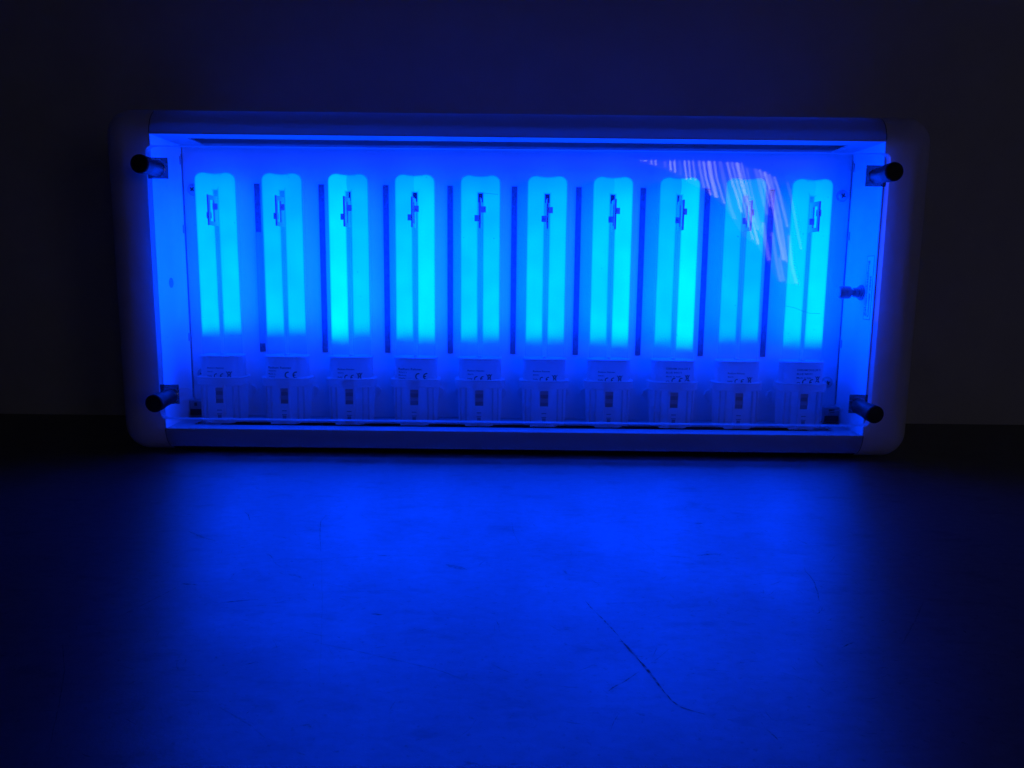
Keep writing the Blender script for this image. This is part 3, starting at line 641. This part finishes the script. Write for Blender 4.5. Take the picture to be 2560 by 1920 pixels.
M['lg'] = mat('latch_grey', (0.5,) * 3, .5)
def make_clip():
    root = empty('tube_clip', (0, 0, 0), lamp)
    Y0, Y1 = -15.5, 3
    mb = MB()
    for y0, y1, z0, z1 in ((Y0, Y0 + 3.0, 158.5, 179), (-5, Y1, 158.5, 179), (Y0 + 3.0, -5, 158.5, 161.3), (Y0 + 3.0, -5, 176.0, 179)): mb.box(-.55, .55, y0, y1, z0, z1)
    mb.build('clip_plate', M['clip'], root, smooth=0)
    for x0, x1, z0, z1 in ((.55, 3.9, 169.4, 173.6), (-3.9, -.55, 163.4, 167.6)):
        mb = MB(); mb.box(x0, x1, -8.6, -7.7, z0, z1); mb.build('clip_tab', M['clip'], root, smooth=0)
    mb = MB(); mb.box(-3.4, 3.4, 17.6, 18.0, 178.6, 191.5, b=.15); mb.build('clip_slot_shade', M['dark'], root, smooth=0)  # last box: dark plate painted for the shade in the slot
    return root

glow = [(.68, .66), (.64, .62), (.98, .66), (.72, .88), (.68, .66), (.70, .72), (.74, .90), (.66, 1.0), (.56, .56), (.74, .84)]
edge = [(83.5, 84), (83.5, 84), (79, 83.5), (81.5, 79.5), (80.5, 80.5), (80, 80), (80, 78), (79.5, 76), (82, 82), (79.5, 78.5)]
prints = [small, wide, small, wide, small, small, small, tall, small, tall]
plabel = {0: 'small print with mark and crossed bin', 1: 'wide print without bin', 2: 'tall print in three lines with bin and bar'}
glow_word = lambda a, b: ('brightest on its left leg' if a > b + .15 else 'brightest on its right leg' if b > a + .1 else 'dimmer than its neighbours' if a < .66 else 'evenly lit on both legs')
bulb0, sock0, clip0 = make_bulb(), make_socket(), make_clip()
pitch = 46.8
ordw = ['first', 'second', 'third', 'fourth', 'fifth', 'sixth', 'seventh', 'eighth', 'ninth', 'tenth']
pm = {id(small): print_on_base(small), id(wide): print_on_base(wide), id(tall): print_on_base(tall)}
pmesh = {}
for i in range(10):
    x = -0.1 + (i - 4.5) * pitch
    loc = (x - 2, 30 - 60, 0)
    if i == 0:
        for o in (bulb0, sock0, clip0): o.location = [c * S for c in loc]
        b, sck, cl = bulb0, sock0, clip0
    else:
        b, sck, cl = copy_tree(bulb0, lamp, loc), copy_tree(sock0, lamp, loc), copy_tree(clip0, lamp, loc)
        for c in list(b.children):
            if c.name.startswith('printing'): bpy.data.objects.remove(c)
    b['label'] = f'{ordw[i]} blue tube from the left, {glow_word(*glow[i])}'
    b.rotation_euler = (0, random.uniform(-.0015, .0015), random.uniform(-.02, .02))
    legs = sorted([c for c in b.children if c.name.startswith('glass_tube')], key=lambda o: o.data.vertices[0].co.x)
    for k, c in enumerate(legs): c['glow'] = glow[i][k]; c['edge'] = (edge[i][k] + 2.8) * S
    pk = id(prints[i])
    if pk not in pmesh:
        o = pm[pk].build('printing', M['ink'], b, smooth=0); pmesh[pk] = o.data
    else:
        o = bpy.data.objects.new('printing', pmesh[pk]); col.objects.link(o); o.parent = b

# sticker on the right side sheet: two lines reading upwards
mb = MB(); X = XR - 0.12
mb.box(X, XR, 3.0, 13.2, 98.5, 142.2)
stk = part(mb, 'sticker', M['label'], smooth=0)
mb = MB()
for (txt, yb, ln) in (('Z\u00e4hlerr\u00fcckstellung', 9.3, 38.5), ('Counter reset', 5.0, 28.0)):
    vs, fs = text_mesh(txt, 2.9, ln, 0.01)
    mb.add([(X - 0.08, yb + 0.2 + v, 100.5 + u) for u, v in vs], fs)
for a, b_, c, d in ((3.0, 13.2, 141.9, 142.2), (3.0, 3.25, 98.5, 142.2), (12.95, 13.2, 98.5, 142.2), (3.0, 13.2, 98.5, 98.8)): mb.box(X - .05, X - .02, a, b_, c, d)
mb.build('printing', M['ink'], stk, smooth=0)

# ------------------------------------------------------------------ clear front sheet, pads, posts
AX0, AX1, AZ0, AZ1, AY0, AY1, AR = -241.2, 246.2, 25.9, 208.0, -7.5, -1.5, 4.0
def rrect(x0, x1, z0, z1, r, y, n=6):
    P = []
    for cx, cz, a0 in ((x1 - r, z1 - r, 0), (x0 + r, z1 - r, 90), (x0 + r, z0 + r, 180), (x1 - r, z0 + r, 270)):
        for i in range(n + 1):
            a = math.radians(a0 + 90 * i / n); P.append((cx + r * math.cos(a), y, cz + r * math.sin(a)))
    return P
mb = MB()
L0, L1 = rrect(AX0, AX1, AZ0, AZ1, AR, AY0), rrect(AX0, AX1, AZ0, AZ1, AR, AY1)
mb.add(L0, [tuple(range(len(L0)))]); mb.add(L1, [tuple(range(len(L1)))]); mb.loft([L0, L1], mi=1)
pane = part(mb, 'front_sheet', [M['acrylic'], M['acrylic_edge']], smooth=0)
posts = [(-233.2, 192.8, (-237.8, -227.0, 186.8, 200.2)), (236.4, 193.0, (230.4, 243.9, 186.7, 200.2)), (-232.4, 42.6, (-237.8, -227.6, 36.7, 50.0)), (236.0, 40.7, (230.8, 243.2, 35.4, 48.2))]
for k, (x, z, pd) in enumerate(posts):
    mb = MB(); mb.box(pd[0] - (2.5 if k in (0, 2) else 0), pd[1], AY0 - 0.8, AY0 - 0.05, pd[2], pd[3], b=0.2); part(mb, 'pad', M['pad'])
    tilt = ((0, 0), (0, 0), (-.02, -.05), (0.03, -.06))[k]
    a = Vector((x, AY0 - 0.8, z)); d = Vector((tilt[0], -1, tilt[1])).normalized()
    mb = MB(); mb.lathe(a, d, [(0, 3.6), (1.2, 3.6), (1.3, 4.7), (2.2, 5.0), (14, 5.15), (18, 5.2)], n=36); po = part(mb, 'post', M['shaft'])
    mb = MB(); mb.lathe(a, d, [(17.5, 5.2), (18, 5.7), (25.4, 5.85), (26.1, 5.3), (26.3, 4.6)], n=36); mb.build('rubber_foot', M['rubber'], po)
    mb = MB(); mb.lathe(a, d, [(0, 4.5), (.25, 4.5), (.5, 4.1), (.9, 3.7)], n=36); mb.build('washer', M['chrome'], po)
mb = MB(); mb.path([(-231, AY0 - 1.3, 44.5), (-227, AY0 - 1.4, 47.4), (-222, AY0 - .9, 47.6), (-214, AY0 - .5, 46.2)], 0.16, n=6); part(mb, 'fine_line', M['fine_line'])  # thin pale lines beside the lower posts
mb = MB(); mb.path([(233, AY0 - 1.4, 37.4), (228, AY0 - 1.0, 38.4), (222, AY0 - .7, 36.9), (217, AY0 - .5, 35.8)], 0.16, n=6)
mb.path([(229.5, AY0 - 1.2, 44.3), (234, AY0 - 1.4, 43.8), (234.3, AY0 - 1.5, 38.0)], 0.16, n=6); part(mb, 'fine_line', M['fine_line'])
# specks and hairs stuck to the sheet
def at_pane(x, y):
    d = ray(x, y); t = (AY0 - 0.1 - CAM.y) / d.y; p = CAM + d * t; return p.x, p.z
mb = MB()
specks = [(722, 443, 1.1), (587, 557, 1.2), (488, 562, .9), (559, 781, 1.3), (581, 839, 1.1), (702, 826, .8), (418, 844, .8), (1034, 438, .9), (1066, 443, 1.2), (1159, 594, 1.0), (1235, 596, 1.2), (1504, 671, .9),
          (894, 680, 1.0), (933, 842, .8), (1082, 810, .7), (1358, 414, .8), (1930, 412, .9), (2070, 493, 1.0), (2008, 585, 1.3), (1838, 764, 1.2), (1845, 591, 1.1), (1813, 690, .8), (2058, 590, .8), (2035, 824, .8), (1971, 834, .9), (2176, 553, .8), (416, 465, .8), (1164, 845, 1.0), (1692, 838, 1.0)]
for _ in range(40): specks.append((random.uniform(400, 2180), random.uniform(400, 1020), random.uniform(.35, .7)))
for k, (x, y, r) in enumerate(specks):
    X0, Z0 = at_pane(x, y); r *= 0.27
    mb.add([(X0 + r * random.uniform(.6, 1.2) * math.cos(a * 1.047), AY0 - 0.1, Z0 + r * random.uniform(.6, 1.2) * math.sin(a * 1.047)) for a in range(6)], [tuple(range(6))])
o = part(mb, 'dust', M['dust'], smooth=0); o['kind'] = 'stuff'
for pts in ([(1963, 765), (1985, 769), (2005, 777), (2022, 783), (2050, 784)], [(1196, 481), (1222, 484), (1245, 486)], [(1690, 836), (1694, 839)]):
    mb = MB(); mb.path([(at_pane(*p)[0], AY0 - .15, at_pane(*p)[1]) for p in pts], 0.09, n=5); part(mb, 'hair', M['dust'])

# ------------------------------------------------------------------ the daylit curtain behind the camera, seen mirrored in the sheet
def mirrored(x, y, YW=-2000.0):
    d = ray(x, y); t = (AY0 - CAM.y) / d.y; q = CAM + d * t; s = (AY0 - YW) / d.y
    return q.x + d.x * s, q.z + d.z * s
Zc = lambda x, y: mirrored(1580 + x / 4.096, 380 + y / 4.096)
folds = [([(85, 86), (105, 86)], 5, .8), ([(122, 88), (160, 88)], 12, 1), ([(200, 82), (203, 124)], 22, .8), ([(243, 82), (246, 136)], 22, .8), ([(340, 88), (345, 155)], 30, .2), ([(393, 82), (402, 190)], 20, 1), ([(437, 82), (446, 208)], 22, .9),
 ([(490, 88), (505, 235)], 30, .15), ([(540, 84), (565, 280)], 20, 1), ([(585, 85), (605, 285)], 18, .8), ([(628, 87), (655, 292)], 20, .55), ([(690, 88), (710, 220), (745, 365)], 26, .55), ([(735, 88), (760, 250), (810, 440)], 22, .9),
 ([(790, 88), (815, 250), (870, 465)], 40, 1), ([(845, 90), (870, 250), (935, 480), (955, 530)], 20, .75), ([(905, 95), (950, 300), (1010, 560), (1060, 690)], 38, .25), ([(980, 100), (1020, 270), (1080, 450), (1130, 620)], 23, .8),
 ([(1025, 100), (1070, 280), (1130, 480), (1170, 600), (1185, 700)], 20, .7), ([(1080, 105), (1120, 280), (1190, 520), (1240, 720)], 38, 1), ([(1125, 110), (1165, 280), (1230, 540), (1295, 800)], 18, .6), ([(1180, 160), (1230, 400), (1290, 650), (1330, 850)], 18, .3),
 ([(1195, 700), (1245, 900)], 18, .7), ([(1245, 730), (1300, 945)], 24, .8), ([(1270, 170), (1300, 270), (1350, 480), (1390, 640)], 38, .3), ([(1310, 178), (1350, 300), (1390, 450), (1420, 560)], 22, .7),
 ([(1360, 200), (1400, 320), (1440, 470), (1500, 800), (1560, 1110)], 32, .95), ([(1410, 225), (1460, 400), (1530, 720), (1590, 1130)], 22, .65), ([(1460, 248), (1510, 400), (1570, 650), (1600, 770)], 24, .6), ([(1345, 720), (1370, 900), (1412, 1112)], 36, .45),
 ([(1440, 820), (1490, 1150), (1530, 1330)], 28, .4), ([(1515, 1080), (1560, 1320)], 24, .4), ([(1600, 310), (1640, 480), (1680, 700), (1740, 1000)], 18, .2), ([(1610, 850), (1640, 1150), (1690, 1350)], 28, .3)]
M['cloth'] = emit('daylit_curtain_cloth', (0.80, 0.74, 1.0), WINDOW)
z0 = 95
cur = empty('curtain', (700, -2000, z0), label='sheer daylit curtain behind the camera, mirrored as pale stripes in the lamp', category='curtain')
cv = Vector((700, -2000, z0))
for pts, wd, br in folds:
    P = []; wd *= 0.95
    for k in range(len(pts) - 1):
        for i in range(6): P.append((pts[k][0] + (pts[k + 1][0] - pts[k][0]) * i / 6, pts[k][1] + (pts[k + 1][1] - pts[k][1]) * i / 6))
    P.append(pts[-1]); mb = MB(); L = []
    hz = abs(pts[-1][0] - pts[0][0]) > abs(pts[-1][1] - pts[0][1])
    for (x, y) in P:
        a, b_ = (Zc(x, y - wd / 2), Zc(x, y + wd / 2)) if hz else (Zc(x - wd / 2, y), Zc(x + wd / 2, y))
        m_ = ((a[0] + b_[0]) / 2, (a[1] + b_[1]) / 2)
        L.append([(a[0] - cv.x, 0, a[1] - cv.z), (m_[0] - cv.x, 5, m_[1] - cv.z), (b_[0] - cv.x, 0, b_[1] - cv.z), (m_[0] - cv.x, -5, m_[1] - cv.z)])
    mb.loft(L, True, True)
    o = mb.build('fold', M['cloth'], cur, smooth=0); o['daylight'] = br

fill = [((85, 85), (95, 94)), ((300, 83), (300, 150)), ((450, 83), (450, 214)), ((560, 83), (580, 290)), ((700, 86), (735, 372)), ((900, 92), (880, 468)), ((960, 95), (965, 545)),
        ((1060, 98), (1080, 720)), ((1130, 105), (1170, 860)), ((1270, 160), (1300, 950)), ((1400, 215), (1405, 1100)), ((1480, 262), (1520, 1320)), ((1560, 420), (1600, 1345)), ((1640, 560), (1700, 1360))]
mb = MB(); L = []
for a, b_ in fill:
    p, q = Zc(*a), Zc(*b_)
    L.append([(p[0] - cv.x, 22, p[1] - cv.z), (p[0] - cv.x, 26, p[1] - cv.z), (q[0] - cv.x, 26, q[1] - cv.z), (q[0] - cv.x, 22, q[1] - cv.z)])
mb.loft([[(x, -y, z) for x, y, z in l] for l in L], True, True); o = mb.build('glow_fill', M['cloth'], cur, smooth=0); o['daylight'] = 0.035  # faintly glowing sheet added to fill between the folds
for k in range(9):                                  # unseen folds added further right to light the housing's right end
    mb = MB(); x0 = 1180 - 700 + k * 58; L = []
    for z in (-120, 120, 360, 520): L.append([(x0 + random.uniform(-4, 4), 0, z), (x0 + 20, 12, z), (x0 + 40 + random.uniform(-4, 4), 0, z), (x0 + 20, -12, z)])
    mb.loft(L, True, True); o = mb.build('fold', M['cloth'], cur, smooth=0); o['daylight'] = random.uniform(.06, .19)
